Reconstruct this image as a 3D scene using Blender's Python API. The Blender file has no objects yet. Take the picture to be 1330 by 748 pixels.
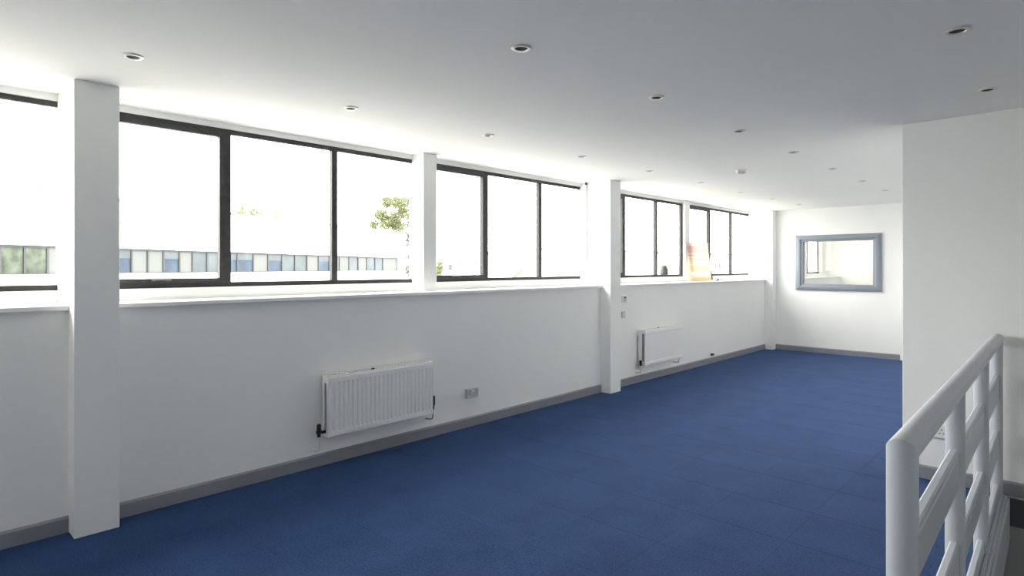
import bpy, bmesh, math, random
from mathutils import Vector, Matrix

sc = bpy.context.scene
random.seed(7)

# ------------------------------------------------------------------ camera
F_PX, CX, HOR, VP = 775.0, 665.0, 347.5, 1397.0      # focal length, centre, horizon and room vanishing point in pixels
CAM_Z, CEIL = 1.504, 2.55
TH = math.atan2(VP - CX, F_PX)                        # the camera looks this far to the left of the room's long axis
FWD = Vector((-math.sin(TH), math.cos(TH), 0)); RGT = Vector((math.cos(TH), math.sin(TH), 0))
cam = bpy.data.cameras.new('camera'); cam_o = bpy.data.objects.new('camera', cam)
sc.collection.objects.link(cam_o); sc.camera = cam_o
cam_o.location = (0, 0, CAM_Z); cam_o.rotation_euler = (math.pi / 2, 0, TH)
cam.sensor_width = 36; cam.lens = 36 * F_PX / 1330
cam.shift_y = -(374 - HOR) / 1330
cam.clip_start = 0.05; cam.clip_end = 500

# ------------------------------------------------------------------ light: an even overcast sky
SKY = 15.4
w = bpy.data.worlds.new('overcast'); sc.world = w; w.use_nodes = True
bg = w.node_tree.nodes['Background']
bg.inputs[0].default_value = (1.0, 0.962, 0.885, 1); bg.inputs[1].default_value = SKY
vs = sc.view_settings
vs.view_transform = 'Standard'; vs.look = 'None'; vs.exposure = 0.0; vs.gamma = 1.0; vs.use_curve_mapping = False
sc.cycles.max_bounces = 14; sc.cycles.diffuse_bounces = 10; sc.cycles.glossy_bounces = 5
sc.cycles.transparent_max_bounces = 24
sc.cycles.caustics_reflective = False; sc.cycles.caustics_refractive = False
sc.cycles.sample_clamp_indirect = 8
sc.cycles.use_denoising = True


def portal(y0, y1, z0, z1, x):
    l = bpy.data.lights.new('window_portal', 'AREA'); l.shape = 'RECTANGLE'
    l.size = z1 - z0; l.size_y = y1 - y0
    l.cycles.is_portal = True
    o = bpy.data.objects.new('window_portal', l); sc.collection.objects.link(o)
    o.location = (x, (y0 + y1) / 2, (z0 + z1) / 2); o.rotation_euler = (0, -math.pi / 2, 0)


# ------------------------------------------------------------------ materials
def mat(name, col, rough=0.6, spec=0.3, metal=0.0, bump=0.0, bscale=40.0, vary=0.0, vscale=3.0, sheen=0.0):
    m = bpy.data.materials.new(name); m.use_nodes = True
    nt = m.node_tree; b = nt.nodes['Principled BSDF']
    b.inputs['Base Color'].default_value = (*col, 1); b.inputs['Roughness'].default_value = rough
    b.inputs['Specular IOR Level'].default_value = spec; b.inputs['Metallic'].default_value = metal
    if sheen: b.inputs['Sheen Weight'].default_value = sheen
    tc = nt.nodes.new('ShaderNodeTexCoord')
    if vary:
        n = nt.nodes.new('ShaderNodeTexNoise'); n.inputs['Scale'].default_value = vscale; n.inputs['Detail'].default_value = 4
        nt.links.new(tc.outputs['Object'], n.inputs['Vector'])
        r = nt.nodes.new('ShaderNodeValToRGB')
        r.color_ramp.elements[0].position = 0.3; r.color_ramp.elements[1].position = 0.7
        r.color_ramp.elements[0].color = (*[c * (1 - vary) for c in col], 1)
        r.color_ramp.elements[1].color = (*[min(1, c * (1 + vary)) for c in col], 1)
        nt.links.new(n.outputs['Fac'], r.inputs['Fac']); nt.links.new(r.outputs['Color'], b.inputs['Base Color'])
    if bump:
        n2 = nt.nodes.new('ShaderNodeTexNoise'); n2.inputs['Scale'].default_value = bscale; n2.inputs['Detail'].default_value = 5
        nt.links.new(tc.outputs['Object'], n2.inputs['Vector'])
        bp = nt.nodes.new('ShaderNodeBump'); bp.inputs['Strength'].default_value = bump; bp.inputs['Distance'].default_value = 0.0034
        nt.links.new(n2.outputs['Fac'], bp.inputs['Height']); nt.links.new(bp.outputs['Normal'], b.inputs['Normal'])
    return m


def glass_mat(name, tint, refl=1.0):
    m = bpy.data.materials.new(name); m.use_nodes = True
    nt = m.node_tree; nt.nodes.clear()
    out = nt.nodes.new('ShaderNodeOutputMaterial'); mix = nt.nodes.new('ShaderNodeMixShader')
    tr = nt.nodes.new('ShaderNodeBsdfTransparent'); gl = nt.nodes.new('ShaderNodeBsdfGlossy')
    tr.inputs[0].default_value = (*tint, 1); gl.inputs['Roughness'].default_value = 0.02
    lw = nt.nodes.new('ShaderNodeLayerWeight'); lw.inputs[0].default_value = 0.5      # facing: symmetric for both sides of a pane
    pw = nt.nodes.new('ShaderNodeMath'); pw.operation = 'POWER'; pw.inputs[1].default_value = 5
    ma = nt.nodes.new('ShaderNodeMath'); ma.operation = 'MULTIPLY_ADD'; ma.inputs[1].default_value = 0.6; ma.inputs[2].default_value = 0.02
    nt.links.new(lw.outputs['Facing'], pw.inputs[0]); nt.links.new(pw.outputs[0], ma.inputs[0])
    nt.links.new(ma.outputs[0], mix.inputs[0]); nt.links.new(tr.outputs[0], mix.inputs[1]); nt.links.new(gl.outputs[0], mix.inputs[2])
    nt.links.new(mix.outputs[0], out.inputs[0])
    return m


def carpet_mat():
    m = bpy.data.materials.new('navy_carpet'); m.use_nodes = True
    nt = m.node_tree; b = nt.nodes['Principled BSDF']
    b.inputs['Roughness'].default_value = 0.95; b.inputs['Specular IOR Level'].default_value = 0.08
    b.inputs['Sheen Weight'].default_value = 0.22; b.inputs['Sheen Roughness'].default_value = 0.5
    b.inputs['Sheen Tint'].default_value = (0.35, 0.5, 0.9, 1)
    geo = nt.nodes.new('ShaderNodeNewGeometry')
    fine = nt.nodes.new('ShaderNodeTexNoise'); fine.inputs['Scale'].default_value = 95; fine.inputs['Detail'].default_value = 6; fine.inputs['Roughness'].default_value = 0.75
    big = nt.nodes.new('ShaderNodeTexNoise'); big.inputs['Scale'].default_value = 3.2; big.inputs['Detail'].default_value = 5
    for n in (fine, big): nt.links.new(geo.outputs['Position'], n.inputs['Vector'])
    info = nt.nodes.new('ShaderNodeObjectInfo')
    a = nt.nodes.new('ShaderNodeMath'); a.operation = 'MULTIPLY_ADD'; a.inputs[1].default_value = 0.80; a.inputs[2].default_value = 0.0
    nt.links.new(fine.outputs['Fac'], a.inputs[0])
    c = nt.nodes.new('ShaderNodeMath'); c.operation = 'MULTIPLY_ADD'; c.inputs[1].default_value = 0.20
    nt.links.new(big.outputs['Fac'], c.inputs[0]); nt.links.new(a.outputs[0], c.inputs[2])
    d = nt.nodes.new('ShaderNodeMath'); d.operation = 'MULTIPLY_ADD'; d.inputs[1].default_value = 0.02
    nt.links.new(info.outputs['Random'], d.inputs[0]); nt.links.new(c.outputs[0], d.inputs[2])
    r = nt.nodes.new('ShaderNodeValToRGB')
    r.color_ramp.elements[0].position = 0.38; r.color_ramp.elements[1].position = 0.66
    r.color_ramp.elements[0].color = (0.004, 0.014, 0.052, 1); r.color_ramp.elements[1].color = (0.026, 0.060, 0.165, 1)
    nt.links.new(d.outputs[0], r.inputs['Fac']); nt.links.new(r.outputs['Color'], b.inputs['Base Color'])
    bp = nt.nodes.new('ShaderNodeBump'); bp.inputs['Strength'].default_value = 0.5; bp.inputs['Distance'].default_value = 0.003
    nt.links.new(fine.outputs['Fac'], bp.inputs['Height']); nt.links.new(bp.outputs['Normal'], b.inputs['Normal'])
    return m


def poster_mat():
    m = bpy.data.materials.new('poster_print'); m.use_nodes = True
    nt = m.node_tree; nt.nodes.clear()
    out = nt.nodes.new('ShaderNodeOutputMaterial')
    tc = nt.nodes.new('ShaderNodeTexCoord'); sep = nt.nodes.new('ShaderNodeSeparateXYZ')
    nt.links.new(tc.outputs['Generated'], sep.inputs[0])
    r = nt.nodes.new('ShaderNodeValToRGB'); cr = r.color_ramp; cr.interpolation = 'CONSTANT'
    P, Y, W = (0.80, 0.60, 0.57, 1), (0.84, 0.76, 0.56, 1), (0.90, 0.885, 0.85, 1)  # tints paled so the print colours carry the overexposure
    bands = [(0.0, Y), (0.09, (0.90, 0.83, 0.78, 1)), (0.17, W), (0.24, Y), (0.40, W), (0.44, (0.84, 0.80, 0.70, 1)), (0.54, Y), (0.60, W), (0.63, P), (0.68, (0.90, 0.82, 0.80, 1)), (0.72, P), (0.90, (0.90, 0.83, 0.78, 1)), (0.95, W)]
    cr.elements[0].position, cr.elements[0].color = bands[0]
    cr.elements[1].position, cr.elements[1].color = bands[1]
    for p, c in bands[2:]:
        e = cr.elements.new(p); e.color = c
    nt.links.new(sep.outputs['Z'], r.inputs['Fac'])
    d = nt.nodes.new('ShaderNodeBsdfDiffuse'); t = nt.nodes.new('ShaderNodeBsdfTranslucent'); mx = nt.nodes.new('ShaderNodeMixShader')
    mx.inputs[0].default_value = 0.5
    for n in (d, t): nt.links.new(r.outputs['Color'], n.inputs['Color'])
    nt.links.new(d.outputs[0], mx.inputs[1]); nt.links.new(t.outputs[0], mx.inputs[2]); nt.links.new(mx.outputs[0], out.inputs[0])
    return m


def leaf_mat(name, c1, c2):
    m = bpy.data.materials.new(name); m.use_nodes = True
    nt = m.node_tree; nt.nodes.clear()
    out = nt.nodes.new('ShaderNodeOutputMaterial')
    geo = nt.nodes.new('ShaderNodeNewGeometry'); r = nt.nodes.new('ShaderNodeValToRGB')
    r.color_ramp.elements[0].color = (*c1, 1); r.color_ramp.elements[1].color = (*c2, 1)
    nt.links.new(geo.outputs['Random Per Island'], r.inputs['Fac'])
    d = nt.nodes.new('ShaderNodeBsdfDiffuse'); t = nt.nodes.new('ShaderNodeBsdfTranslucent'); mx = nt.nodes.new('ShaderNodeMixShader')
    mx.inputs[0].default_value = 0.5
    for n in (d, t): nt.links.new(r.outputs['Color'], n.inputs['Color'])
    nt.links.new(d.outputs[0], mx.inputs[1]); nt.links.new(t.outputs[0], mx.inputs[2]); nt.links.new(mx.outputs[0], out.inputs[0])
    return m


M = {
    'wall': mat('white_wall_paint', (0.885, 0.89, 0.88), 0.75, 0.2, bump=0.06, bscale=120, vary=0.012, vscale=1.4),
    'ceil': mat('white_ceiling_paint', (0.88, 0.88, 0.87), 0.85, 0.1, bump=0.05, bscale=60, vary=0.012, vscale=0.9),
    'gloss': mat('white_gloss_paint', (0.88, 0.88, 0.87), 0.35, 0.4, vary=0.01),
    'skirt': mat('grey_skirting_paint', (0.25, 0.26, 0.295), 0.4, 0.4, vary=0.04, vscale=6),
    'black': mat('black_window_frame', (0.045, 0.045, 0.048), 0.45, 0.3, vary=0.2, vscale=20),
    'glass': glass_mat('window_glass', (0.96, 0.97, 0.97)),
    'dimglass': glass_mat('dimming_viewing_glass', (0.80, 0.80, 0.78)),  # tint added to dim the bright room beyond
    'carpet': carpet_mat(),
    'rad': mat('radiator_enamel', (0.87, 0.87, 0.86), 0.3, 0.45, vary=0.008),
    'dark': mat('black_plastic', (0.012, 0.012, 0.013), 0.45, 0.4),
    'dim': mat('radiator_core', (0.45, 0.45, 0.44), 0.6),
    'pipe': mat('white_painted_pipe', (0.78, 0.78, 0.77), 0.4, 0.4),
    'copper': mat('tarnished_pipe', (0.42, 0.40, 0.37), 0.4, 0.5, metal=0.5),
    'plastic': mat('white_plastic', (0.82, 0.82, 0.81), 0.3, 0.5),
    'sideshade': mat('shaded_side_plastic', (0.42, 0.40, 0.31), 0.45, 0.4),  # darker tone that paints in the shade on a socket's side
    'socketgrey': mat('grey_socket_plate', (0.52, 0.53, 0.53), 0.3, 0.5),
    'hole': mat('dark_recess', (0.02, 0.02, 0.02), 0.8),
    'lilac': mat('pale_lilac_screen', (0.50, 0.51, 0.62), 0.3),
    'lamp': mat('dull_lamp_glass', (0.07, 0.07, 0.06), 0.7, 0.15),
    'rim': mat('chrome_white_rim', (0.72, 0.71, 0.66), 0.3, 0.6, metal=0.2),
    'rail': mat('pale_grey_rail_paint', (0.50, 0.535, 0.58), 0.35, 0.45, vary=0.015, vscale=8),
    'frame': mat('blue_grey_frame_paint', (0.235, 0.27, 0.32), 0.4, 0.4, vary=0.02),
    'poster': poster_mat(),
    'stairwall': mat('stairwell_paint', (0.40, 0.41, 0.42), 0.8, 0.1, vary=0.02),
    'bouncegrey': mat('bounce_cutting_grey', (0.62, 0.63, 0.63), 0.8, 0.1, vary=0.02),  # for the unseen right wall, greyed to cut its bounce light
    'slab': mat('dark_slab_tone', (0.10, 0.105, 0.115), 0.7),  # on the slab edge this dark tone carries the nosing's shade
    'concrete': mat('pale_concrete', (0.36, 0.36, 0.35), 0.9, 0.1, vary=0.08, vscale=0.4),
    'render': mat('white_cladding', (0.80, 0.81, 0.82), 0.8, 0.1, vary=0.01),
    'bframe': mat('grey_facade_frame', (0.030, 0.032, 0.036), 0.6),
    'bglass': mat('grey_blue_facade_glass', (0.055, 0.066, 0.075), 0.4, 0.1, vary=0.22, vscale=0.9),
    'bgreen': mat('tree_reflection_glass', (0.045, 0.055, 0.043), 0.4, 0.1, vary=0.6, vscale=2.2),  # green paints in reflected trees, the mottling shapes inside
    'bblue': mat('blue_facade_glass', (0.028, 0.042, 0.062), 0.4, 0.1, vary=0.3, vscale=1.2),
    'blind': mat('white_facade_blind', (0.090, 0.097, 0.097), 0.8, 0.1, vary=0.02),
    'roof': mat('pale_metal_roof', (0.10, 0.10, 0.10), 0.6, 0.1),
    'door': mat('grey_roller_door', (0.07, 0.07, 0.07), 0.6, 0.2),
    'orange': mat('orange_barrier', (0.14, 0.07, 0.035), 0.6),
    'bark': mat('grey_brown_bark', (0.16, 0.14, 0.11), 0.9, 0.1, bump=0.4, bscale=8),
    'leaf': leaf_mat('yellow_green_leaves', (0.10, 0.12, 0.045), (0.17, 0.18, 0.11)),
    'leafgrey': leaf_mat('grey_green_leaves', (0.07, 0.088, 0.058), (0.12, 0.13, 0.10)),
    'canister': mat('brushed_canister', (0.045, 0.045, 0.043), 0.4, 0.3),
    'tan': mat('tan_label', (0.16, 0.12, 0.085), 0.6),
}


# ------------------------------------------------------------------ building helpers
def obj(name, bm, m, parent=None, bevel=0.0, smooth=False):
    me = bpy.data.meshes.new(name); bm.normal_update(); bm.to_mesh(me); bm.free()
    if isinstance(m, (list, tuple)):
        for x in m: me.materials.append(M[x])
    else:
        me.materials.append(M[m])
    if smooth:
        for p in me.polygons: p.use_smooth = True
    o = bpy.data.objects.new(name, me); sc.collection.objects.link(o)
    if parent: o.parent = parent
    if bevel:
        b = o.modifiers.new('edge', 'BEVEL'); b.width = bevel; b.segments = 2; b.limit_method = 'ANGLE'
    return o


def tag(o, label, cat, group=None, kind=None):
    o['label'] = label; o['category'] = cat
    if group: o['group'] = group
    if kind: o['kind'] = kind
    return o


def struct(o, label, cat): return tag(o, label, cat, kind='structure')


def empty(name, loc=(0, 0, 0), rz=0.0):
    o = bpy.data.objects.new(name, None); o.location = loc; o.rotation_euler.z = rz
    o.empty_display_size = 0.1; sc.collection.objects.link(o)
    return o


def BM(): return bmesh.new()


def box(bm, x0, x1, y0, y1, z0, z1, mi=0):
    x0, x1 = sorted((x0, x1)); y0, y1 = sorted((y0, y1)); z0, z1 = sorted((z0, z1))
    v = [bm.verts.new(p) for p in ((x0, y0, z0), (x1, y0, z0), (x1, y1, z0), (x0, y1, z0), (x0, y0, z1), (x1, y0, z1), (x1, y1, z1), (x0, y1, z1))]
    for f in ((3, 2, 1, 0), (4, 5, 6, 7), (0, 1, 5, 4), (1, 2, 6, 5), (2, 3, 7, 6), (3, 0, 4, 7)):
        bm.faces.new([v[i] for i in f]).material_index = mi
    return bm


def bx(*a): return box(BM(), *a)


def tube(bm, pts, r, n=16, caps=True):
    pts = [Vector(p) for p in pts]; rs = r if isinstance(r, (list, tuple)) else [r] * len(pts)
    rings = []
    for i, p in enumerate(pts):
        a = (pts[i] - pts[i - 1]).normalized() if i else None
        b = (pts[i + 1] - pts[i]).normalized() if i < len(pts) - 1 else None
        t = a if b is None else b if a is None else (a + b).normalized()
        k = 1.0 if a is None or b is None else 1.0 / max(0.35, t.dot(a))
        up = Vector((0, 0, 1)) if abs(t.z) < 0.9 else Vector((0, 1, 0))
        if a is not None and b is not None:
            bend = (b - a)
            e1 = bend.normalized() if bend.length > 1e-4 else t.cross(up).normalized()
        else:
            e1 = None
        s = t.cross(up).normalized(); q = t.cross(s).normalized()
        ring = []
        for j in range(n):
            an = 2 * math.pi * j / n
            d = s * math.cos(an) + q * math.sin(an)
            if e1 is not None: d = d + e1 * (d.dot(e1) * (k - 1))
            ring.append(bm.verts.new(p + d * rs[i]))
        rings.append(ring)
    for i in range(len(rings) - 1):
        A, B = rings[i], rings[i + 1]
        # line up rings that turned round
        best = min(range(n), key=lambda o: sum((A[j].co - B[(j + o) % n].co).length for j in range(0, n, 4)))
        for j in range(n):
            bm.faces.new((A[j], A[(j + 1) % n], B[(j + 1 + best) % n], B[(j + best) % n]))
    if caps:
        bm.faces.new(rings[0]); bm.faces.new(rings[-1])
    bmesh.ops.recalc_face_normals(bm, faces=bm.faces)
    return bm


def lathe(bm, prof, n=32, c=(0, 0, 0)):
    rings = []
    for r, z in prof:
        rings.append([bm.verts.new((c[0] + r * math.cos(2 * math.pi * j / n), c[1] + r * math.sin(2 * math.pi * j / n), c[2] + z)) for j in range(n)])
    for A, B in zip(rings, rings[1:]):
        for j in range(n): bm.faces.new((A[j], A[(j + 1) % n], B[(j + 1) % n], B[j]))
    if prof[0][0] > 1e-5: bm.faces.new(rings[0])
    if prof[-1][0] > 1e-5: bm.faces.new(rings[-1])
    bmesh.ops.remove_doubles(bm, verts=bm.verts, dist=1e-6)
    bmesh.ops.recalc_face_normals(bm, faces=bm.faces)
    return bm


def autosmooth(o, deg=40):
    for p in o.data.polygons: p.use_smooth = True
    try:
        o.data.set_sharp_from_angle(angle=math.radians(deg))
    except Exception:
        pass
    return o


def ray(x, y):                     # pixel -> direction with unit depth
    return FWD + RGT * ((x - CX) / F_PX) + Vector((0, 0, (HOR - y) / F_PX))


def on_z(x, y, z):
    d = ray(x, y); t = (z - CAM_Z) / d.z
    return Vector((0, 0, CAM_Z)) + d * t


def on_depth(x, y, Z): return Vector((0, 0, CAM_Z)) + ray(x, y) * Z


def on_x(x, y, X):
    d = ray(x, y); t = X / d.x
    return Vector((0, 0, CAM_Z)) + d * t


def on_y(x, y, Y):
    d = ray(x, y); t = Y / d.y
    return Vector((0, 0, CAM_Z)) + d * t


# ------------------------------------------------------------------ room dimensions
WX = -4.177           # inner face of the window wall
GX = -4.48            # inner face of the window frames
OX = -4.62            # outer face of the window wall
CXF = -4.03           # room face of the full columns
Y0, YF, YB = -2.0, 11.38, 15.95   # wall behind, far wall, far wall of the room beyond
YS = 5.13             # wall over the stair
XS = -0.92            # its free corner
XR = 1.5              # right wall of the stair
RX = -0.345           # edge of the stairwell
YL = 1.74             # landing edge
SILL = 1.29
PITCH, PIER0 = 2.62, 0.845
WB, WT = 1.366, 2.508

# ------------------------------------------------------------------ floor and carpet tiles
bm = BM()
ft = -0.006
box(bm, OX, RX, Y0, YB + 0.1, -0.28, ft)
box(bm, RX, XR + 0.1, Y0, YL, -0.28, ft)
floor = struct(obj('floor', bm, 'carpet'), 'dark navy carpeted floor of the long white room', 'floor')
tile_cache = {}
gap = 0.0


def carpet_tile(x0, x1, y0, y1):
    key = (round(x1 - x0, 3), round(y1 - y0, 3))
    if key not in tile_cache:
        a, b = key[0] / 2 - gap, key[1] / 2 - gap; e = 0.0034
        bm = BM()
        lo = [bm.verts.new(p) for p in ((-a, -b, ft - 0.002), (a, -b, ft - 0.002), (a, b, ft - 0.002), (-a, b, ft - 0.002))]
        mi = [bm.verts.new(p) for p in ((-a, -b, -0.0011), (a, -b, -0.0011), (a, b, -0.0011), (-a, b, -0.0011))]
        ex = 0.0005                      # the pile closes better over the joints that run down the room
        hi = [bm.verts.new(p) for p in ((-a + ex, -b + e, 0), (a - ex, -b + e, 0), (a - ex, b - e, 0), (-a + ex, b - e, 0))]
        for A, B in ((lo, mi), (mi, hi)):
            for j in range(4): bm.faces.new((A[j], A[(j + 1) % 4], B[(j + 1) % 4], B[j]))
        bm.faces.new(hi)
        me = bpy.data.meshes.new('carpet_tile'); bm.to_mesh(me); bm.free(); me.materials.append(M['carpet'])
        tile_cache[key] = me
    o = bpy.data.objects.new('carpet_tile', tile_cache[key]); sc.collection.objects.link(o)
    o.parent = floor; o.location = ((x0 + x1) / 2, (y0 + y1) / 2, 0)


yy = -0.58
while yy < YF - 0.02:
    y1 = min(yy + 0.5, YF - 0.002)
    for k in range(11):
        x0 = -4.162 + 0.5 * k; x1 = x0 + 0.5
        lim = XR if y1 <= YL - 0.3 else (RX if y1 <= YS + 0.1 else XS - 0.002)
        x1 = min(x1, lim)
        if x1 - x0 > 0.02: carpet_tile(x0, x1, yy, y1)
    yy += 0.5

# ------------------------------------------------------------------ ceiling and walls
struct(obj('ceiling', bx(OX - 0.1, XR + 0.1, Y0 - 0.1, YB + 0.1, CEIL, CEIL + 0.3), 'ceil'), 'white plastered ceiling above the window row and carpet', 'ceiling')

bm = BM()
box(bm, OX, WX, Y0, YB, -0.28, SILL - 0.03)
box(bm, OX, GX + 0.03, Y0, YB, SILL - 0.03, WB)
box(bm, OX, GX + 0.012, Y0, YB, WT, CEIL)
box(bm, OX, GX + 0.012, 15.47, YB, WB, CEIL)
box(bm, OX, WX, Y0, PIER0 - PITCH - 0.077, SILL - 0.03, CEIL)        # solid wall past the last window
struct(obj('wall_left', bm, 'wall'), 'white wall under the long row of black framed windows', 'wall')

# far wall with the opening of the viewing window
p0 = on_y(1038, 371.5, YF); p1 = on_y(1141.5, 305.5, YF)
ix0, ix1 = p0.x, p1.x; iz0, iz1 = p0.z, p1.z
bm = BM()
box(bm, OX, ix0, YF, YF + 0.12, 0, CEIL); box(bm, ix1, XS + 0.12, YF, YF + 0.12, 0, CEIL)
box(bm, ix0, ix1, YF, YF + 0.12, 0, iz0); box(bm, ix0, ix1, YF, YF + 0.12, iz1, CEIL)
struct(obj('wall_far', bm, 'wall'), 'white end wall holding the grey framed viewing window', 'wall')
px = on_y(1169.5, 300, YF).x
struct(obj('trim_1', bx(px, XS, YF - 0.025, YF, 0, CEIL), 'wall', bevel=0.003), 'narrow white upright casing at the end of the far wall', 'trim')

bm = BM()
box(bm, XS, XR + 0.1, YS, YS + 0.14, -0.02, CEIL)
box(bm, XS, XS + 0.14, YS + 0.14, YF + 0.12, -0.02, CEIL)
struct(obj('wall_stair', bm, 'wall', bevel=0.004), 'white wall at the head of the stairwell with a free corner', 'wall')
struct(obj('wall_right', bx(XR, XR + 0.1, Y0, YS, -2.8, CEIL), 'bouncegrey'), 'unseen wall past the stairwell, pale grey to limit bounce light', 'wall')  # out of view; its grey is picked to limit bounce light
struct(obj('wall_behind', bx(OX, XR + 0.1, Y0 - 0.1, Y0, -0.28, CEIL), 'wall'), 'unseen white wall opposite the viewing window, placed for bounce light', 'wall')  # added out of view, set close for its bounce light
# the room beyond the viewing window
struct(obj('wall_next_room', bx(OX, XS + 2.0, YB, YB + 0.1, 0, CEIL), 'wall'), 'white back wall of the room seen through the viewing window', 'wall')
struct(obj('wall_next_side', bx(XS + 1.9, XS + 2.0, YF + 0.12, YB, 0, CEIL), 'wall'), 'white side wall of the room behind the viewing window', 'wall')
struct(obj('floor_next_room', bx(RX, XS + 2.0, YF + 0.12, YB + 0.1, -0.28, ft), 'carpet'), 'carpeted floor of the room behind the viewing window', 'floor')
struct(obj('column', bx(-2.05, -1.70, YB - 0.3, YB, 0, CEIL), 'wall'), 'white boxed pier in the room behind the viewing window', 'column')

# stairwell below
bm = BM()
box(bm, RX - 0.12, RX, YL, YS, -2.8, -0.28); box(bm, RX - 0.12, XR, YS, YS + 0.14, -2.8, -0.20)
box(bm, RX - 0.12, XR, YL - 0.12, YL, -2.8, -0.28)
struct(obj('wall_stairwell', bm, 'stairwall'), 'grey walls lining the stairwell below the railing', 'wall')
struct(obj('floor_stair_foot', bx(RX - 0.12, XR + 0.1, YL - 0.12, YS + 0.14, -2.9, -2.8), 'slab'), 'dark floor at the foot of the stairwell', 'floor')
struct(obj('trim_2', bx(RX, XR, YS - 0.012, YS + 0.10, -0.20, -0.02), 'slab'), 'edge of the floor slab under the stairwell wall, painted dark for shade', 'trim')  # shade under the nosing, painted as a dark strip
st = struct(empty('staircase', (0, 0, -2.8)), 'grey stair flight going down inside the stairwell', 'stairs')
for i in range(13):
    obj('step', bx(RX + 0.001, XR - 0.001, YL + 0.255 * i, YL + 0.255 * (i + 1), 0, 2.8 - 0.2 * (i + 1)), 'slab', st)


# ------------------------------------------------------------------ skirting boards
def skirting(name, pts_fn, label):
    struct(obj(name, pts_fn, 'skirt'), label, 'baseboard')


def skirt_prof(bm, a, b, nrm, h=0.092, t=0.016):
    a, b, nrm = Vector(a), Vector(b), Vector(nrm)
    prof = [(0, 0), (t, 0), (t, h - 0.012), (t - 0.010, h), (0, h)]
    R = [[bm.verts.new(p + nrm * d + Vector((0, 0, z))) for d, z in prof] for p in (a, b)]
    n = len(prof)
    for j in range(n): bm.faces.new((R[0][j], R[0][(j + 1) % n], R[1][(j + 1) % n], R[1][j]))
    bm.faces.new(R[0]); bm.faces.new(R[1])
    bmesh.ops.recalc_face_normals(bm, faces=bm.faces)
    return bm


cols_y = [PIER0 + 2 * PITCH * k for k in (0, 1, 2)]
HWC = 0.1085
bm = BM()
edges = [Y0] + [e for c in cols_y for e in (c - HWC, c + HWC)] + [YF]
segs = [(edges[i], edges[i + 1]) for i in range(0, len(edges), 2) if edges[i + 1] - edges[i] > 0.02]
for a, b in segs: skirt_prof(bm, (WX, a, 0), (WX, b, 0), (1, 0, 0))
struct(obj('baseboard_left', bm, 'skirt'), 'grey skirting board along the window wall', 'baseboard')
struct(obj('baseboard_far', skirt_prof(BM(), (CXF - 0.02, YF, 0), (px, YF, 0), (0, -1, 0)), 'skirt'), 'grey skirting board along the far end wall', 'baseboard')
struct(obj('baseboard_stair', skirt_prof(BM(), (XS + 0.002, YS, 0), (XR, YS, 0), (0, -1, 0)), 'skirt'), 'grey skirting board under the wall behind the railing', 'baseboard')
struct(obj('baseboard_inner', skirt_prof(BM(), (XS, YS, 0), (XS, YF - 0.03, 0), (-1, 0, 0)), 'skirt'), 'grey skirting board on the hidden side of the free corner', 'baseboard')

# ------------------------------------------------------------------ sill boards, columns, piers
nose_ends = [Y0] + [e for c in cols_y for e in (c - HWC, c + HWC)] + [YF]
clabels = ['white full-height column beside the widest sash window',
           'white full-height column between the ribbed radiator and the smooth radiator', 'white full-height column in the corner by the viewing window']
for k, c in enumerate(cols_y):
    bm = bx(GX - 0.045, CXF, c - HWC, c + HWC, 0, CEIL)
    box(bm, OX + 0.05, GX - 0.045, c - 0.012, c + 0.012, WB, WT)
    struct(obj('column', bm, 'wall', bevel=0.003), clabels[k], 'column')
n_s = 1
for a, b in [(max(q[0], PIER0 - PITCH - 0.077), q[1]) for q in segs] + [(YF + 0.12, YB)]:
    n_s += 1
    bm = box(BM(), GX + 0.032, WX + 0.028, a, b, SILL - 0.03, SILL)
    struct(obj('trim_%d' % (n_s + 1), bm, 'gloss', bevel=0.006), 'white window sill board ' + ('in the room behind the viewing window' if b > YF else 'between two full-height columns, run %s' % ('one', 'two', 'three', 'four', 'five')[n_s - 2]), 'sill')

piers = {-1: (PIER0 - PITCH, 0.077, -4.31), 1: (PIER0 + PITCH, 0.077, -4.305), 3: (PIER0 + 3 * PITCH, 0.075, -4.43), 5: (PIER0 + 5 * PITCH, 0.077, -4.31)}
plab = {-1: 'small white pier on the sill opposite the stair landing', 1: 'small white pier on the sill above the ribbed radiator',
        3: 'flush white pier on the sill beside the leaning poster', 5: 'small white pier on the sill of the room behind the viewing window'}
for k, (c, hw, xf) in piers.items():
    bm = bx(GX + 0.001 if k == 3 else GX - 0.04, xf, c - hw, c + hw, SILL, CEIL)
    w_ = 0.064 if k == 3 else 0.012
    box(bm, OX + 0.05, GX + 0.001 if k == 3 else GX - 0.04, c - w_, c + w_, WB, WT)
    struct(obj('column', bm, 'gloss', bevel=0.004), plab[k], 'pier')

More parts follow.
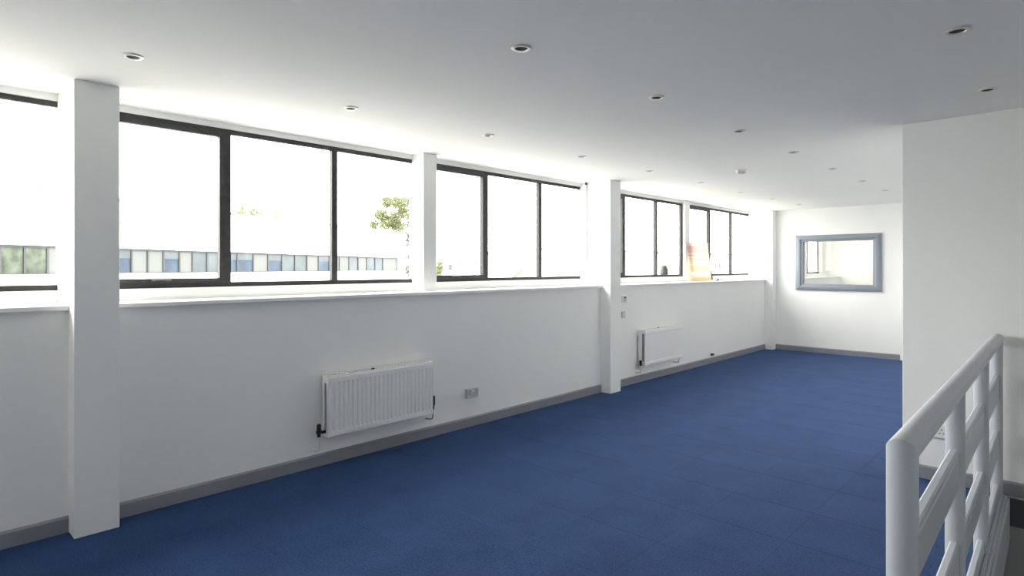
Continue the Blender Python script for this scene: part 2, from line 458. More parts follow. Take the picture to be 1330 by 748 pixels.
# ------------------------------------------------------------------ windows
wlabel = ['black framed window opposite the back of the landing', 'black framed window left of the near column', 'black framed window with the tree in its last light',
          'black framed window between the small pier and the second column', 'black framed window with a canister behind the glass', 'black framed window behind the leaning poster',
          'black framed window in the room behind the viewing window', 'black framed window near the back of the next room']
for k in range(-1, 6):
    a = PIER0 + PITCH * k; b = a + PITCH
    n = k + 2
    ins = 0.012
    wa, wb_ = a + ins, b - ins
    if k == 2: wb_ = b - 0.068
    if k == 3: wa = a + 0.068
    if k == 3: wb_ = b - ins
    if k == 4: wa, wb_ = max(a, YF + 0.12) + ins, b - ins
    if k == 5: wb_ = 15.47
    wroot = struct(empty('window_%d' % n, (GX, (wa + wb_) / 2, WB)), wlabel[k + 2], 'window')
    oy = (wa + wb_) / 2

    def part(name, x0, x1, y0, y1, z0, z1, m, bev=0.002, par=wroot):
        bm = bx(x0 - GX, x1 - GX, y0 - oy, y1 - oy, z0 - WB, z1 - WB)
        return obj(name, bm, m, par, bevel=bev)
    ft_ = 0.034; SW = 0.045 if k == 2 else 0.03
    part('top_rail', GX - 0.036, GX, wa, wb_, WT - ft_, WT, 'black')
    part('bottom_rail', GX - 0.036, GX, wa, wb_, WB, WB + ft_, 'black')
    part('stile', GX - 0.036, GX, wa, wa + SW, WB + ft_, WT - ft_, 'black')
    part('stile', GX - 0.036, GX, wb_ - SW, wb_, WB + ft_, WT - ft_, 'black')
    m1, m2 = a + 0.885, a + 1.748
    if k == 5: m1, m2 = 14.65, 99
    for q in (m1, m2):
        if q < wb_ - 0.1:
            part('mullion', GX - 0.036, GX + 0.006, q - 0.026, q + 0.026, WB + ft_, WT - ft_, 'black')
    # opening sash in the first light
    sa, sb = wa + SW, m1 - 0.026
    t = 0.03
    for nm, y0, y1, z0, z1 in (('sash_rail', sa, sb, WB + ft_, WB + ft_ + t), ('sash_rail', sa, sb, WT - ft_ - t, WT - ft_),
                               ('sash_stile', sa, sa + t, WB + ft_ + t, WT - ft_ - t), ('sash_stile', sb - t, sb, WB + ft_ + t, WT - ft_ - t)):
        part(nm, GX - 0.036, GX + 0.012, y0, y1, z0, z1, 'black')
    part('sash_handle', GX + 0.012, GX + 0.03, (sa + sb) / 2 - 0.06, (sa + sb) / 2 + 0.06, WB + ft_ + 0.006, WB + ft_ + 0.022, 'black', 0.004)
    g = GX - 0.03
    lights = [(sa + t, sb - t, WB + ft_ + t, WT - ft_ - t), (m1 + 0.026, min(m2 - 0.026, wb_ - SW), WB + ft_, WT - ft_)]
    if m2 < wb_ - 0.1: lights.append((m2 + 0.026, wb_ - SW, WB + ft_, WT - ft_))
    for y0, y1, z0, z1 in lights:
        part('pane', g - 0.003, g + 0.003, y0, y1, z0, z1, 'glass', 0)
    # white subframe outside, ledge below
    portal(wa, wb_, WB, WT, OX - 0.02)
struct(obj('trim_20', bx(OX - 0.12, GX - 0.036, Y0, YB, WB - 0.03, WB), 'concrete'), 'pale outer ledge running under all the windows', 'ledge')

# ------------------------------------------------------------------ viewing window in the far wall
fo0 = on_y(1034, 376.3, YF); fo1 = on_y(1145.5, 302.5, YF)
vw = struct(empty('window_9', ((fo0.x + fo1.x) / 2, YF, fo0.z)), 'blue-grey framed internal viewing window in the far wall', 'window')
ox, oz = vw.location.x, vw.location.z
fw = 0.125
X0, X1, Z0, Z1 = fo0.x - ox, fo1.x - ox, 0.0, fo1.z - fo0.z


def frame_side(name, o0, o1, i0, i1):
    """a moulded board between outer points o0-o1 and inner points i0-i1 (x, z)"""
    bm = BM()
    def lerp(a, b, t): return (a[0] + (b[0] - a[0]) * t, a[1] + (b[1] - a[1]) * t)
    prof = [(0, 0.0), (0.0, -0.03), (0.35, -0.045), (0.62, -0.045), (0.70, -0.03), (1.0, -0.02), (1.0, 0.06)]
    R = [[bm.verts.new((lerp(o, i, t)[0], y, lerp(o, i, t)[1])) for t, y in prof] for o, i in ((o0, i0), (o1, i1))]
    for j in range(len(prof) - 1): bm.faces.new((R[0][j], R[0][j + 1], R[1][j + 1], R[1][j]))
    bm.faces.new(R[0]); bm.faces.new(R[1]); bm.faces.new([R[0][0], R[0][-1], R[1][-1], R[1][0]])
    bmesh.ops.recalc_face_normals(bm, faces=bm.faces)
    return obj(name, bm, 'frame', vw)


oc = [(X0, Z0), (X1, Z0), (X1, Z1), (X0, Z1)]
ic = [(X0 + fw, Z0 + fw * 0.9), (X1 - fw, Z0 + fw * 0.9), (X1 - fw, Z1 - fw * 0.9), (X0 + fw, Z1 - fw * 0.9)]
for j, nm in enumerate(('bottom_rail', 'stile', 'top_rail', 'stile')):
    frame_side(nm, oc[j], oc[(j + 1) % 4], ic[j], ic[(j + 1) % 4])
obj('pane', bx(X0 + fw - 0.01, X1 - fw + 0.01, 0.05, 0.056, Z0 + 0.1, Z1 - 0.1), 'dimglass', vw)


# ------------------------------------------------------------------ radiators
def radiator(y0, y1, z0, z1, ribbed, label):
    XF = -4.05
    r = tag(empty('radiator', (WX + 0.0015, y0, z0)), label, 'radiator')
    L, H = y1 - y0, z1 - z0
    def panel(name, xf, face):           # pressed steel panel; xf = outer face (relative to wall)
        bm = BM()
        band = 0.052
        if ribbed:
            n = 25; pitch = L / n; ys = []; off = []
            for i in range(n):
                c = i * pitch
                for t, d in ((0.0, 0), (0.16, 0), (0.30, 1), (0.70, 1), (0.84, 0)):
                    ys.append(c + t * pitch); off.append(d)
            ys.append(L); off.append(0)
        else:
            ys = [0, L]; off = [0, 0]
        # the pressed channels sink 9 mm behind the flat bands
        dep = 0.009
        zs = [(0, -0.006, 0), (0.008, 0, 0), (band - 0.012, 0, 0), (band, 0, 1), (H - band, 0, 1), (H - band + 0.010, 0, 0), (H - 0.008, 0, 0), (H, -0.006, 0)]
        rows = []
        for z, dx, inner in zs:
            rows.append([bm.verts.new((xf + face * (dx - (dep * (1 - d) * inner if ribbed else 0.004 * inner)), y, z)) for y, d in zip(ys, off)])
        for A, B in zip(rows, rows[1:]):
            for j in range(len(ys) - 1): bm.faces.new((A[j], A[j + 1], B[j + 1], B[j]))
        # back
        xb = xf - face * 0.016
        back = [bm.verts.new(p) for p in ((xb, 0, 0), (xb, L, 0), (xb, L, H), (xb, 0, H))]
        bm.faces.new(back)
        bm.faces.new([back[0], back[1]] + [v for v in reversed(rows[0])])
        bm.faces.new([back[2], back[3]] + rows[-1])
        bm.faces.new([back[3], back[0]] + [R[0] for R in rows])
        bm.faces.new([back[1], back[2]] + [R[-1] for R in reversed(rows)])
        bmesh.ops.recalc_face_normals(bm, faces=bm.faces)
        return obj(name, bm, 'rad', r)
    d = XF - WX
    panel('front_panel', d, 1)
    panel('back_panel', 0.042, 1)
    # convector fins between the panels, seen through the end
    bm = BM()
    for i in range(24):
        y = 0.03 + (L - 0.06) * i / 23
        box(bm, 0.045, d - 0.018, y - 0.001, y + 0.001, 0.05, H - 0.05)
    f = obj('convector', bm, 'dim', r); f['kind'] = 'stuff'
    bm = BM()
    bar = 0.007
    box(bm, 0.040, 0.050, 0, L, H - 0.004, H + 0.006); box(bm, d - 0.028, d - 0.004, 0, L, H - 0.004, H + 0.006)
    for i in range(33):
        y = (L - bar) * i / 32
        box(bm, 0.050, d - 0.028, y, y + bar, H - 0.003, H + 0.003)
    obj('top_grille', bm, 'rad', r)
    for s in (0, 1):
        bm = BM(); y = -0.003 if s == 0 else L
        if ribbed:
            box(bm, 0.034, d - 0.003, y, y + 0.003, H - 0.05, H + 0.004); box(bm, 0.034, d - 0.003, y, y + 0.003, 0, 0.05)
            box(bm, 0.034, 0.062, y, y + 0.003, 0.05, H - 0.05); box(bm, d - 0.034, d - 0.003, y, y + 0.003, 0.05, H - 0.05)
        else:
            box(bm, 0.034, d - 0.003, y, y + 0.003, H - 0.035, H + 0.004); box(bm, 0.034, d - 0.003, y, y + 0.003, 0, 0.06)
            box(bm, 0.030, 0.080, y, y + 0.003, 0.06, H - 0.035)
        obj('side_cover', bm, 'rad', r)
    for yb in (0.18, L - 0.18):
        obj('wall_bracket', bx(0, 0.042, yb - 0.015, yb + 0.015, 0.05, H - 0.05), 'dim', r)
    obj('bleed_plug', tube(BM(), [(0.075, L * 0.42 - 0.012, H + 0.008), (0.075, L * 0.42 + 0.012, H + 0.008)], 0.006, 10), 'dark', r)
    # valves
    if ribbed:
        v = obj('valve', lathe(BM(), [(0.0, -0.035), (0.013, -0.035), (0.013, -0.012), (0.020, -0.008), (0.021, 0.012), (0.015, 0.018), (0.016, 0.05), (0.011, 0.06), (0, 0.06)], 20, (0.075, -0.055, 0.045)), 'dark', r)
        autosmooth(v)
        obj('valve_tail', tube(BM(), [(0.075, -0.06, 0.04), (0.075, 0.0, 0.04)], 0.011, 14), 'dark', v)
        autosmooth(obj('pipe', tube(BM(), [(0.075, -0.055, 0.015), (0.075, -0.055, -0.085), (0.07, -0.055, -0.096), (0.055, -0.056, -0.10), (-0.0, -0.058, -0.10)], 0.0085, 14), 'pipe', r))
        v = obj('lockshield_valve', lathe(BM(), [(0.0, -0.055), (0.011, -0.055), (0.012, -0.02), (0.017, -0.015), (0.018, 0.045), (0.014, 0.062), (0, 0.064)], 20, (0.078, L + 0.04, 0.085)), 'dark', r)
        autosmooth(v)
        obj('valve_tail', tube(BM(), [(0.078, L, 0.06), (0.078, L + 0.04, 0.06)], 0.009, 14), 'copper', v)
        autosmooth(obj('pipe', tube(BM(), [(0.078, L + 0.04, 0.04), (0.077, L + 0.038, -0.035), (0.070, L + 0.036, -0.052), (0.05, L + 0.03, -0.06), (0.0, L + 0.02, -0.06)], 0.0065, 14), 'copper', r))
    else:
        v = obj('valve', lathe(BM(), [(0.0, -0.03), (0.014, -0.03), (0.016, 0.0), (0.018, 0.03), (0.010, 0.04), (0, 0.04)], 18, (0.075, -0.03, 0.035)), 'dark', r)
        autosmooth(v)
        autosmooth(obj('pipe', tube(BM(), [(0.075, -0.03, 0.01), (0.075, -0.03, -0.07), (0.07, -0.03, -0.082), (0.055, -0.03, -0.087), (0, -0.03, -0.087)], 0.0085, 14), 'pipe', r))
        autosmooth(obj('pipe', tube(BM(), [(0.09, L - 0.03, 0.01), (0.09, L - 0.03, -0.045), (0.083, L - 0.03, -0.06), (0.06, L - 0.03, -0.065), (0, L - 0.03, -0.065)], 0.0085, 14), 'pipe', r))
    return r


radiator(2.30, 3.29, 0.232, 0.685, True, 'ribbed white double radiator with black valves under the window with the tree')
radiator(6.80, 7.80, 0.226, 0.685, False, 'smooth-fronted white radiator under the window beside the second column')


# ------------------------------------------------------------------ sockets and switches
def socket_plate(name, W, H, D, m, label, cat, loc, rz, twin=True, bevel=0.004):
    """built facing -Y; loc = centre on the wall"""
    r = tag(empty(name, loc, rz), label, cat)
    obj('plate', bx(-W / 2, W / 2, -D, 0, -H / 2, H / 2), m, r, bevel=bevel)
    if twin:
        for s in (-1, 1):
            cx = s * W * 0.27
            for dx, dz, w_, h_ in ((0, 0.016, 0.005, 0.011), (-0.012, -0.008, 0.009, 0.006), (0.012, -0.008, 0.009, 0.006)):
                obj('pin_hole', bx(cx + dx - w_ / 2, cx + dx + w_ / 2, -D - 0.0006, -D + 0.002, dz - h_ / 2, dz + h_ / 2), 'hole', r)
            sw = s * 0.010
            obj('rocker', bx(sw - 0.007, sw + 0.007, -D - 0.003, -D, 0.008, 0.030), 'plastic', r, bevel=0.001)
    return r


p = on_x(611, 509.5, WX)
socket_plate('wall_socket', 0.147, 0.088, 0.035, 'socketgrey', 'grey surface-mounted double socket beside the ribbed radiator', 'socket', (WX, p.y, p.z), math.pi / 2)
p = on_y(1215, 559, YS)
s = socket_plate('wall_socket', 0.147, 0.088, 0.030, 'plastic', 'white double socket with its side shade painted on behind the stair railing', 'socket', (p.x, YS, p.z), 0)
obj('side_cover', bx(0.0735, 0.088, -0.028, 0, -0.044, 0.044), 'sideshade', s, bevel=0.001)  # shaded side of the socket, put on as a darker strip
p = on_x(809.5, 388, WX)
t = socket_plate('thermostat', 0.085, 0.095, 0.022, 'plastic', 'white room thermostat with a pale lilac front beside the second column', 'thermostat', (WX, p.y, p.z), math.pi / 2, False, 0.010)
obj('front_cover', bx(-0.034, 0.034, -0.026, -0.022, -0.038, 0.030), 'lilac', t, bevel=0.003)
obj('display', bx(-0.022, 0.022, -0.028, -0.026, 0.012, 0.026), 'dark', t)
p = on_x(808.8, 408.5, WX)
t = socket_plate('light_switch', 0.072, 0.085, 0.014, 'socketgrey', 'small light switch on the wall just below the thermostat', 'switch', (WX, p.y, p.z), math.pi / 2, False)
obj('rocker', bx(-0.012, 0.012, -0.019, -0.014, -0.016, 0.016), 'plastic', t, bevel=0.002)

# stopcock sticking out of the wall above the skirting
p = on_x(921, 460, WX)
r = tag(empty('stop_valve', (WX, p.y, p.z)), 'capped pipe stub with a black cap low on the wall past the smooth radiator', 'valve')
autosmooth(obj('pipe', tube(BM(), [(0, 0.16, -0.02), (0.03, 0.15, -0.012), (0.045, 0.13, -0.006), (0.05, 0.10, 0), (0.05, 0.02, 0)], 0.009, 14), 'pipe', r))
autosmooth(obj('cap', tube(BM(), [(0.05, 0.03, 0), (0.05, 0.0, 0), (0.05, -0.025, 0)], [0.021, 0.023, 0.017], 18), 'dark', r))

# conduit beside the pier at the second column
yc = cols_y[1] - HWC
bm = BM()
tube(bm, [(GX + 0.10, yc - 0.010, SILL), (GX + 0.10, yc - 0.010, CEIL - 0.055), (GX + 0.10, yc - 0.010, CEIL)], 0.009, 14)
r = tag(empty('cable_conduit', (GX + 0.10, yc - 0.012, SILL)), 'slim white conduit running up the reveal beside the second column', 'conduit')
bm.free()
autosmooth(obj('pipe', tube(BM(), [(0, 0, 0), (0, 0, CEIL - SILL - 0.03)], 0.010, 14), 'plastic', r))
obj('cap', tube(BM(), [(0, 0, CEIL - SILL - 0.03), (0, 0, CEIL - SILL)], 0.013, 14), 'dark', r)

# ------------------------------------------------------------------ poster leaning on the sill
a = on_x(898, 364, -4.345); b = on_x(924.5, 363, -4.345)
ya, yb = a.y, b.y
top = on_x(920, 316, -4.42)
ps = tag(empty('poster_board', (-4.345, ya, SILL)), 'pink and yellow poster, its overexposure painted pale, leaning on the sill against the window', 'poster')
H = top.z - SILL
lean = math.atan2(0.075, H)
o = obj('board', bx(-0.006, 0.0, 0, yb - ya, 0, H / math.cos(lean)), 'poster', ps); o.rotation_euler.y = -lean
bm = BM(); Lw = yb - ya
o = obj('corner_stay', bx(-0.012, 0.006, Lw, Lw + 0.03, 0.015, 0.16), 'dark', ps); o.rotation_euler.y = -lean
p = on_x(930, 363, -4.25)
bm = BM()
v = [bm.verts.new(q) for q in ((0, 0, 0), (0.04, 0, 0), (0.04, 0.11, 0), (0, 0.11, 0), (0, 0.11, 0.035), (0.04, 0.11, 0.035), (0, 0.0, 0.006), (0.04, 0.0, 0.006))]
for f in ((0, 3, 2, 1), (3, 4, 5, 2), (6, 7, 5, 4), (0, 1, 7, 6), (0, 6, 4, 3), (1, 2, 5, 7)): bm.faces.new([v[i] for i in f])
o = obj('wedge', bm, 'dark'); o.location = (-4.27, p.y - 0.05, SILL)
tag(o, 'small black wedge lying on the sill beside the poster', 'wedge')

# canister outside the glass
p = on_x(864, 356, OX - 0.03)
r = tag(empty('canister', (OX - 0.05, p.y, WB)), 'small tapered metal canister standing outside the glass on the ledge', 'canister')
autosmooth(obj('body', lathe(BM(), [(0, 0), (0.064, 0), (0.066, 0.06), (0.058, 0.12), (0.044, 0.165), (0.036, 0.172), (0, 0.172)], 28), 'canister', r))
bm = BM()
ring = []
for j in range(9):
    an = math.radians(-34 + 4.5 * j)
    ring.append([bm.verts.new((R * math.cos(an), R * math.sin(an), z)) for R, z in ((0.0672, 0.055), (0.0595, 0.12), (0.0460, 0.163))])
for A, B in zip(ring, ring[1:]):
    for j in range(2): bm.faces.new((A[j], A[j + 1], B[j + 1], B[j]))
obj('label_strip', bm, 'tan', r, smooth=True)


# ------------------------------------------------------------------ downlights and smoke detector
def downlight_meshes():
    rim = lathe(BM(), [(0.030, -0.001), (0.033, -0.007), (0.040, -0.0075), (0.0465, -0.004), (0.047, 0.0)], 40)
    o = obj('rim', rim, 'rim'); autosmooth(o)
    cup = lathe(BM(), [(0.0305, -0.002), (0.027, -0.0015), (0.024, -0.0012), (0.0, -0.001)], 32)
    l = obj('lamp', cup, 'lamp'); autosmooth(l)
    return o, l


rim0, lamp0 = downlight_meshes()
first = [True]


def downlight(x, y, label, group):
    r = tag(empty('downlight', (x, y, CEIL)), label, 'downlight', group)
    if first[0]: a, b = rim0, lamp0; first[0] = False
    else:
        a, b = rim0.copy(), lamp0.copy()
        sc.collection.objects.link(a); sc.collection.objects.link(b)
    a.parent = r; b.parent = r


ORD = ['first', 'second', 'third', 'fourth', 'fifth', 'sixth', 'seventh', 'eighth', 'ninth']
rows = [
    ([(173, 73), (456, 140), (634, 175.5), (755, 203), (843, 222), (910, 237), (962, 249.5), (1003, 258.5), (1038, 265.5)],
     'recessed ceiling downlight in the row beside the windows', 'downlights in the row beside the windows'),
    ([(677, 62), (853, 126), (960, 170), (1030, 197.5), (1081, 219), (1120, 235), (1150, 247)],
     'recessed ceiling downlight in the middle row', 'downlights in the middle row of the ceiling'),
    ([(1243, 39.5), (1283, 116)],
     'recessed ceiling downlight in the row above the stair railing', 'downlights above the stair railing'),
]
for pts, lab, grp in rows:
    for i, (x, y) in enumerate(pts):
        p = on_z(x, y, CEIL)
        nth = ORD[len(pts) - 1 - i] + ' from the ' + ('stairwell wall' if len(pts) == 2 else 'far wall')
        downlight(p.x, p.y, lab + ', ' + nth, grp)
p = on_z(962.5, 220.5, CEIL)
r = tag(empty('smoke_detector', (p.x, p.y, CEIL)), 'domed off-white smoke detector on the ceiling between two downlight rows', 'smoke detector')
autosmooth(obj('base', lathe(BM(), [(0, 0), (0.060, 0), (0.060, -0.012), (0.054, -0.018), (0, -0.018)], 36), 'rim', r))
autosmooth(obj('dome', lathe(BM(), [(0.050, -0.018), (0.050, -0.030), (0.040, -0.042), (0.020, -0.047), (0, -0.047)], 36), 'socketgrey', r))

# ------------------------------------------------------------------ stair railing
top_z = 1.066
A = on_depth(1172, 347.5, 1.548); B = on_depth(1294.5, 347.5, 3.93)
A.z = B.z = 0
d = (B - A); Lr = d.length; ang = math.atan2(d.y, d.x)
rail = tag(empty('stair_railing', (A.x, A.y, 0), ang), 'pale grey stair railing with round posts and flat boards', 'railing')
RP, RH = 0.033, 0.036
zc = top_z - RH
autosmooth(obj('handrail', tube(BM(), [(0, 0, 0.8), (0, 0, zc), (Lr + 0.045, 0, zc)], RH, 28), 'rail', rail), 35)
sp = Lr / 3
for i in range(4):
    x = sp * i
    autosmooth(obj('post', tube(BM(), [(x, 0, -0.02), (x, 0, zc - 0.005 if i else 0.80)], RP if i else RH, 28), 'rail', rail))
for zt in (0.80, 0.44, 0.085):
    for i in range(3):
        bm = BM()
        x0, x1 = sp * i + 0.012, sp * (i + 1) - 0.012
        # moulded board: rounded top edge with a shallow groove on each face
        h = 0.15; t = 0.015
        prof = [(-t, zt - h), (t, zt - h), (t, zt - 0.034), (t - 0.003, zt - 0.031), (t - 0.003, zt - 0.026), (t, zt - 0.023), (t, zt - 0.006), (t - 0.006, zt),
                (-t + 0.006, zt), (-t, zt - 0.006), (-t, zt - 0.023), (-t + 0.003, zt - 0.026), (-t + 0.003, zt - 0.031), (-t, zt - 0.034)]
        R = [[bm.verts.new((x, y, z)) for y, z in prof] for x in (x0, x1)]
        n = len(prof)
        for j in range(n): bm.faces.new((R[0][j], R[0][(j + 1) % n], R[1][(j + 1) % n], R[1][j]))
        bm.faces.new(R[0]); bm.faces.new(R[1]); bmesh.ops.recalc_face_normals(bm, faces=bm.faces)
        obj('board', bm, 'rail', rail)
# stepped nosing that caps the edge of the floor beside the railing
tr = struct(empty('trim_30', (A.x, A.y, 0), ang), 'stepped grey nosing capping the floor edge under the railing', 'nosing')
bm = BM()
L1 = Lr + 0.075
box(bm, -0.10, L1, -0.034, -0.016, -0.29, 0.016); box(bm, -0.10, L1, -0.050, -0.034, -0.29, -0.002)
box(bm, -0.10, L1, -0.016, 0.02, -0.29, -0.03)
obj('nosing_board', bm, 'rail', tr, bevel=0.004)
obj('fascia_board', bx(-0.10, L1, -0.064, -0.050, -0.29, -0.02), 'rail', tr, bevel=0.003)

# ------------------------------------------------------------------ outside: ground, offices, warehouse, trees
GZ = -3.4
struct(obj('ground', bx(-260, OX - 0.14, -160, 260, GZ - 0.2, GZ), 'concrete'), 'pale concrete yard outside the windows', 'ground')
struct(obj('wall_facade', bx(OX - 0.10, OX + 0.02, Y0, YB, GZ, -0.28), 'render'), 'outer wall of the building below the window row', 'wall')

fd = math.radians(26.6)
fdir = Vector((-math.sin(fd), math.cos(fd), 0))
fp = on_depth(153, HOR, 29.6); fp.z = 0


def facade_s(x):                     # distance along the office facade at pixel column x
    r_ = ray(x, HOR)
    det = fdir.x * -r_.y - fdir.y * -r_.x
    bx_, by_ = -fp.x, -fp.y
    return (bx_ * -r_.y - by_ * -r_.x) / det


s_end = facade_s(526); s_wend = facade_s(517)
S0 = -22.0
fang = math.atan2(fdir.y, fdir.x)
off = tag(empty('office_building', (fp.x, fp.y, GZ), fang), 'long white office block with a ribbon of windows across the yard', 'building')
# local x runs along the facade, local -y... the face towards the room
side = 1 if (Matrix.Rotation(-fang, 3, 'Z') @ (Vector((0, 0, 0)) - fp)).y > 0 else -1
zt = CAM_Z + 0.965 - GZ; zb = CAM_Z - 0.30 - GZ; zp = CAM_Z + 3.33 - GZ
dep = -side * 12.0
obj('lower_wall', bx(S0, s_end, 0, dep, 0, zb), 'render', off)
obj('parapet', bx(S0, s_end, 0.0, dep, zt, zp), 'render', off)
obj('end_pier', bx(s_wend, s_end, 0, dep, zb, zt), 'render', off)
obj('window_back', bx(S0, s_wend, -side * 0.5, dep, zb, zt), 'bframe', off)
obj('parapet_coping', bx(S0, s_end + 0.06, side * 0.06, dep, zp, zp + 0.07), 'roof', off)
cuts = [facade_s(q) for q in (2, 34, 64, 90, 108, 131, 153, 173, 194, 214.5, 235, 252, 271, 288)]
while cuts[0] > S0 + 1.6: cuts.insert(0, cuts[0] - 1.5)
while cuts[-1] < s_wend - 1.9: cuts.append(cuts[-1] + 1.42)
cuts[-1] = s_wend
kinds = {cuts[-1]: 'x'}
k0 = min(range(len(cuts)), key=lambda i: abs(cuts[i] - facade_s(2)))
seq = ['bgreen', 'bgreen', 'blind', 'blind', 'bglass', 'blind', 'bblue', 'blind', 'blind', 'bblue', 'blind', 'bglass', 'bglass', 'bblue', 'bblue', 'blind', 'bblue', 'bglass', 'bglass', 'blind', 'bblue', 'blind', 'blind', 'bglass', 'blind', 'bglass', 'bglass', 'blind', 'bglass', 'bgreen', 'bgreen', 'blind', 'bglass', 'blind']
for i in range(len(cuts) - 1):
    x0, x1 = cuts[i], cuts[i + 1]
    ff = 0.055
    bm = BM()
    y0, y1 = -side * 0.08, -side * 0.2
    box(bm, x0, x0 + ff, y0, y1, zb, zt); box(bm, x1 - ff * 0.6, x1, y0, y1, zb, zt)
    box(bm, x0, x1, y0, y1, zb, zb + 0.05); box(bm, x0, x1, y0, y1, zt - 0.09, zt)
    wn = obj('window', bm, 'bframe', off)
    kind = seq[(i - k0) % len(seq)]
    obj('pane', bx(x0 + ff, x1 - ff * 0.6, -side * 0.15, -side * 0.17, zb + 0.05, zt - 0.09), kind, wn)
    if kind == 'bblue':
        obj('blind', bx(x0 + ff, x1 - ff * 0.6, -side * 0.13, -side * 0.145, zt - 0.50, zt - 0.09), 'bglass', wn)

# warehouse behind, seen through the farther windows
Zw = 78.0
wl = on_depth(540, HOR, Zw); wr = on_depth(1010, HOR, Zw + 26); wl.z = wr.z = GZ
wd = wr - wl; wL = wd.length
wh = tag(empty('warehouse', wl, math.atan2(wd.y, wd.x)), 'white gabled warehouse far beyond the yard with a roller door', 'building')


def wx(x):                            # local coordinate along the warehouse front at a pixel column
    r_ = ray(x, HOR); u = wd.normalized()
    det = u.x * -r_.y - u.y * -r_.x
    return (-wl.x * -r_.y + wl.y * -r_.x) / det


sgn = 1 if (Matrix.Rotation(-math.atan2(wd.y, wd.x), 3, 'Z') @ (Vector((0, 0, 0)) - wl)).y > 0 else -1
ev = CAM_Z + 1.75 - GZ
rx = wx(697)
bm = BM()
x_l, x_r = 0.0, wL
pts = [(x_l, 0), (x_r, 0), (x_r, ev + 0.2), (rx, ev + 0.85), (wx(632), ev), (x_l, ev)]
R = [[bm.verts.new((x, y, z)) for x, z in pts] for y in (0, -sgn * 25)]
n = len(pts)
for j in range(n): bm.faces.new((R[0][j], R[0][(j + 1) % n], R[1][(j + 1) % n], R[1][j]))
bm.faces.new(R[0]); bm.faces.new(R[1]); bmesh.ops.recalc_face_normals(bm, faces=bm.faces)
obj('wall', bm, 'render', wh)
bm = BM()
for (xa, za), (xb, zb_) in (((wx(632), ev), (rx, ev + 0.85)), ((rx, ev + 0.85), (x_r, ev + 0.2))):
    v = [bm.verts.new(q) for y in (sgn * 0.25, -sgn * 25.2) for q in ((xa, y, za), (xb, y, zb_), (xb, y, zb_ + 0.22), (xa, y, za + 0.22))]
    for f in ((0, 1, 2, 3), (4, 5, 6, 7), (0, 1, 5, 4), (1, 2, 6, 5), (2, 3, 7, 6), (3, 0, 4, 7)): bm.faces.new([v[i] for i in f])
bmesh.ops.recalc_face_normals(bm, faces=bm.faces)
obj('roof', bm, 'roof', wh)


def wz(y, x): return CAM_Z + (HOR - y) / F_PX * (Zw + 26 * (x - 540) / 470) - GZ


for x0, x1, ya_, yb_ in ((582, 587.5, 343.5, 351), (928, 931, 342, 348), (933, 936, 342, 348)):
    z0, z1 = wz(yb_, x0), wz(ya_, x0)
    wn = obj('window', bx(wx(x0), wx(x1), 0, sgn * 0.06, z0, z1), 'roof', wh)
    m_ = (z0 + z1) / 2
    for q0, q1 in ((z0 + 0.05, m_ - 0.06), (m_ + 0.06, z1 - 0.05)):
        obj('pane', bx(wx(x0) + 0.06, wx(x1) - 0.06, sgn * 0.06, sgn * 0.09, q0, q1), 'bglass', wn)
for x0, x1, yt in ((598, 626, 341), (668, 708, 337)):
    dr = obj('roller_door', bx(wx(x0), wx(x1), 0, sgn * 0.05, 0, wz(yt, x0)), 'render', wh)
    obj('lintel', bx(wx(x0) - 0.1, wx(x1) + 0.1, 0, sgn * 0.18, wz(yt, x0), wz(yt, x0) + 0.14), 'roof', dr)
    for xx in (x0, (x0 + x1) / 2 + 4):
        obj('door_post', bx(wx(xx), wx(xx) + 0.12, 0, sgn * 0.12, 0, wz(yt, x0)), 'roof', dr)
# barrier arm raised in front of the warehouse
b0 = on_depth(671, 357, 62); b1 = on_depth(677.5, 351, 62)
br = tag(empty('barrier', (b0.x, b0.y, GZ)), 'orange barrier arm raised aslant in front of the warehouse', 'barrier')
dirn = (b1 - b0)
arm0 = Vector((0, 0, b0.z - GZ)) - dirn * 1.2
obj('arm', tube(BM(), [arm0, arm0 + dirn * 2.4], 0.13, 10), 'orange', br)
obj('pillar', bx(arm0.x - 0.2, arm0.x + 0.2, arm0.y - 0.2, arm0.y + 0.2, 0, arm0.z), 'roof', br)


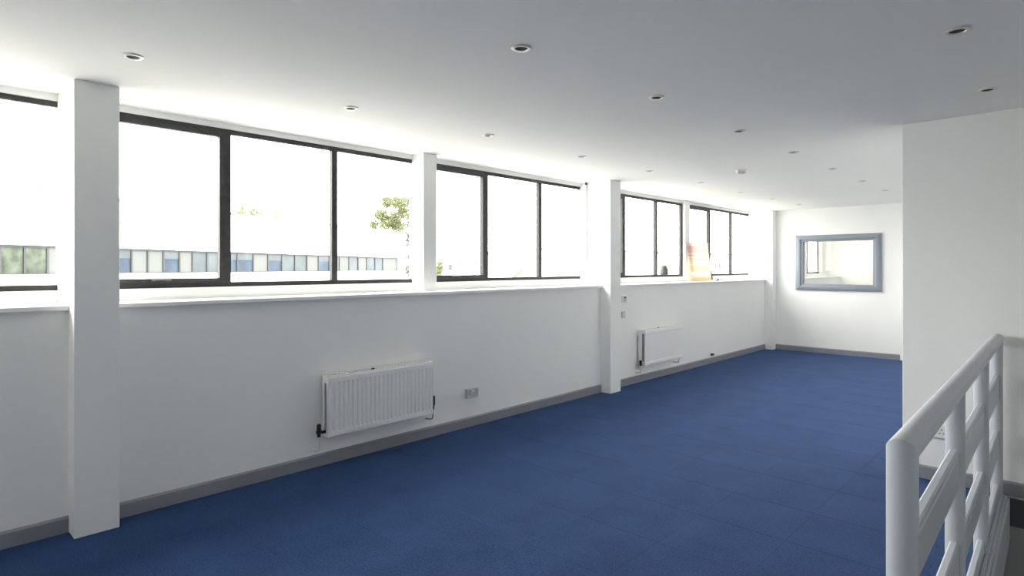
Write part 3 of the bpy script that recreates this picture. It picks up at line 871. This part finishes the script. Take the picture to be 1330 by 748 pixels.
# trees
def tree(base, height, blobs, leaf, label, name='tree', n=900, size=0.16, trunk_r=0.16):
    t = tag(empty(name, base), label, 'tree' if name != 'shrub' else 'shrub')
    c0 = Vector(blobs[0][0])
    autosmooth(obj('trunk', tube(BM(), [(0, 0, 0), (0.1, 0.05, height * 0.4), (c0.x * 0.6, c0.y * 0.6, c0.z)], [trunk_r, trunk_r * 0.75, trunk_r * 0.3], 10), 'bark', t))
    bm = BM()
    for c, r in blobs[1:]:
        s = Vector((c0.x * 0.4, c0.y * 0.4, height * 0.45)); tube(bm, [s, (s + Vector(c)) / 2 + Vector((0, 0, 0.15)), c], [trunk_r * 0.35, trunk_r * 0.22, trunk_r * 0.08], 6)
    if len(blobs) > 1: obj('branches', bm, 'bark', t)
    else: bm.free()
    vs_, fs = [], []
    for c, r in blobs:
        for _ in range(int(n * r ** 1.6)):
            u = Vector((random.gauss(0, 1), random.gauss(0, 1), random.gauss(0, 1))).normalized() * r * random.random() ** 0.42
            p_ = Vector(c) + Vector((u.x, u.y, u.z * 0.85))
            a_ = Vector((random.uniform(-1, 1), random.uniform(-1, 1), random.uniform(-1, 1))).normalized()
            b_ = a_.orthogonal().normalized(); sz = size * random.uniform(0.6, 1.35)
            i0 = len(vs_)
            vs_ += [p_ - a_ * sz, p_ + b_ * sz * 0.45, p_ + a_ * sz, p_ - b_ * sz * 0.45]
            fs.append((i0, i0 + 1, i0 + 2, i0 + 3))
    me = bpy.data.meshes.new('foliage'); me.from_pydata(vs_, [], fs); me.materials.append(M[leaf])
    o = bpy.data.objects.new('foliage', me); sc.collection.objects.link(o); o.parent = t; o['kind'] = 'stuff'
    return t


def tree_at(Z, blobs_px, leaf, label, name='tree', n=900, size=0.16, trunk_r=0.16):
    c = on_depth(blobs_px[0][0], HOR, Z); base = Vector((c.x, c.y, GZ))
    bl = []
    for x, y, r in blobs_px:
        q = on_depth(x, y, Z + random.uniform(-1, 1)) - base
        bl.append(((q.x, q.y, q.z), r / F_PX * Z))
    tree(base, bl[0][0][2], bl, leaf, label, name, n, size, trunk_r)


tree_at(70, [(511, 284, 12), (495, 279, 9), (503, 263, 9), (518, 264, 11), (516, 294, 11), (486, 292, 7), (500, 292, 8), (524, 276, 9)], 'leaf', 'yellow-green leafy tree rising behind the end of the office block', n=330, size=0.2)
tree_at(76, [(536, 285, 13), (532, 312, 11), (534, 335, 11), (531, 352, 9), (530, 262, 9), (540, 300, 14)], 'leafgrey', 'pale grey-green tree just past the corner of the office block', n=170, size=0.22)
tree_at(62, [(571, 349, 6), (569, 354, 6), (572, 343, 4)], 'leaf', 'small yellow-green tree in front of the warehouse', n=420, size=0.16, trunk_r=0.08)
tree_at(66, [(322, 272, 12), (312, 275, 9), (333, 275, 10), (360, 278, 9)], 'leaf', 'treetop showing above the parapet of the office block', n=70, size=0.2)
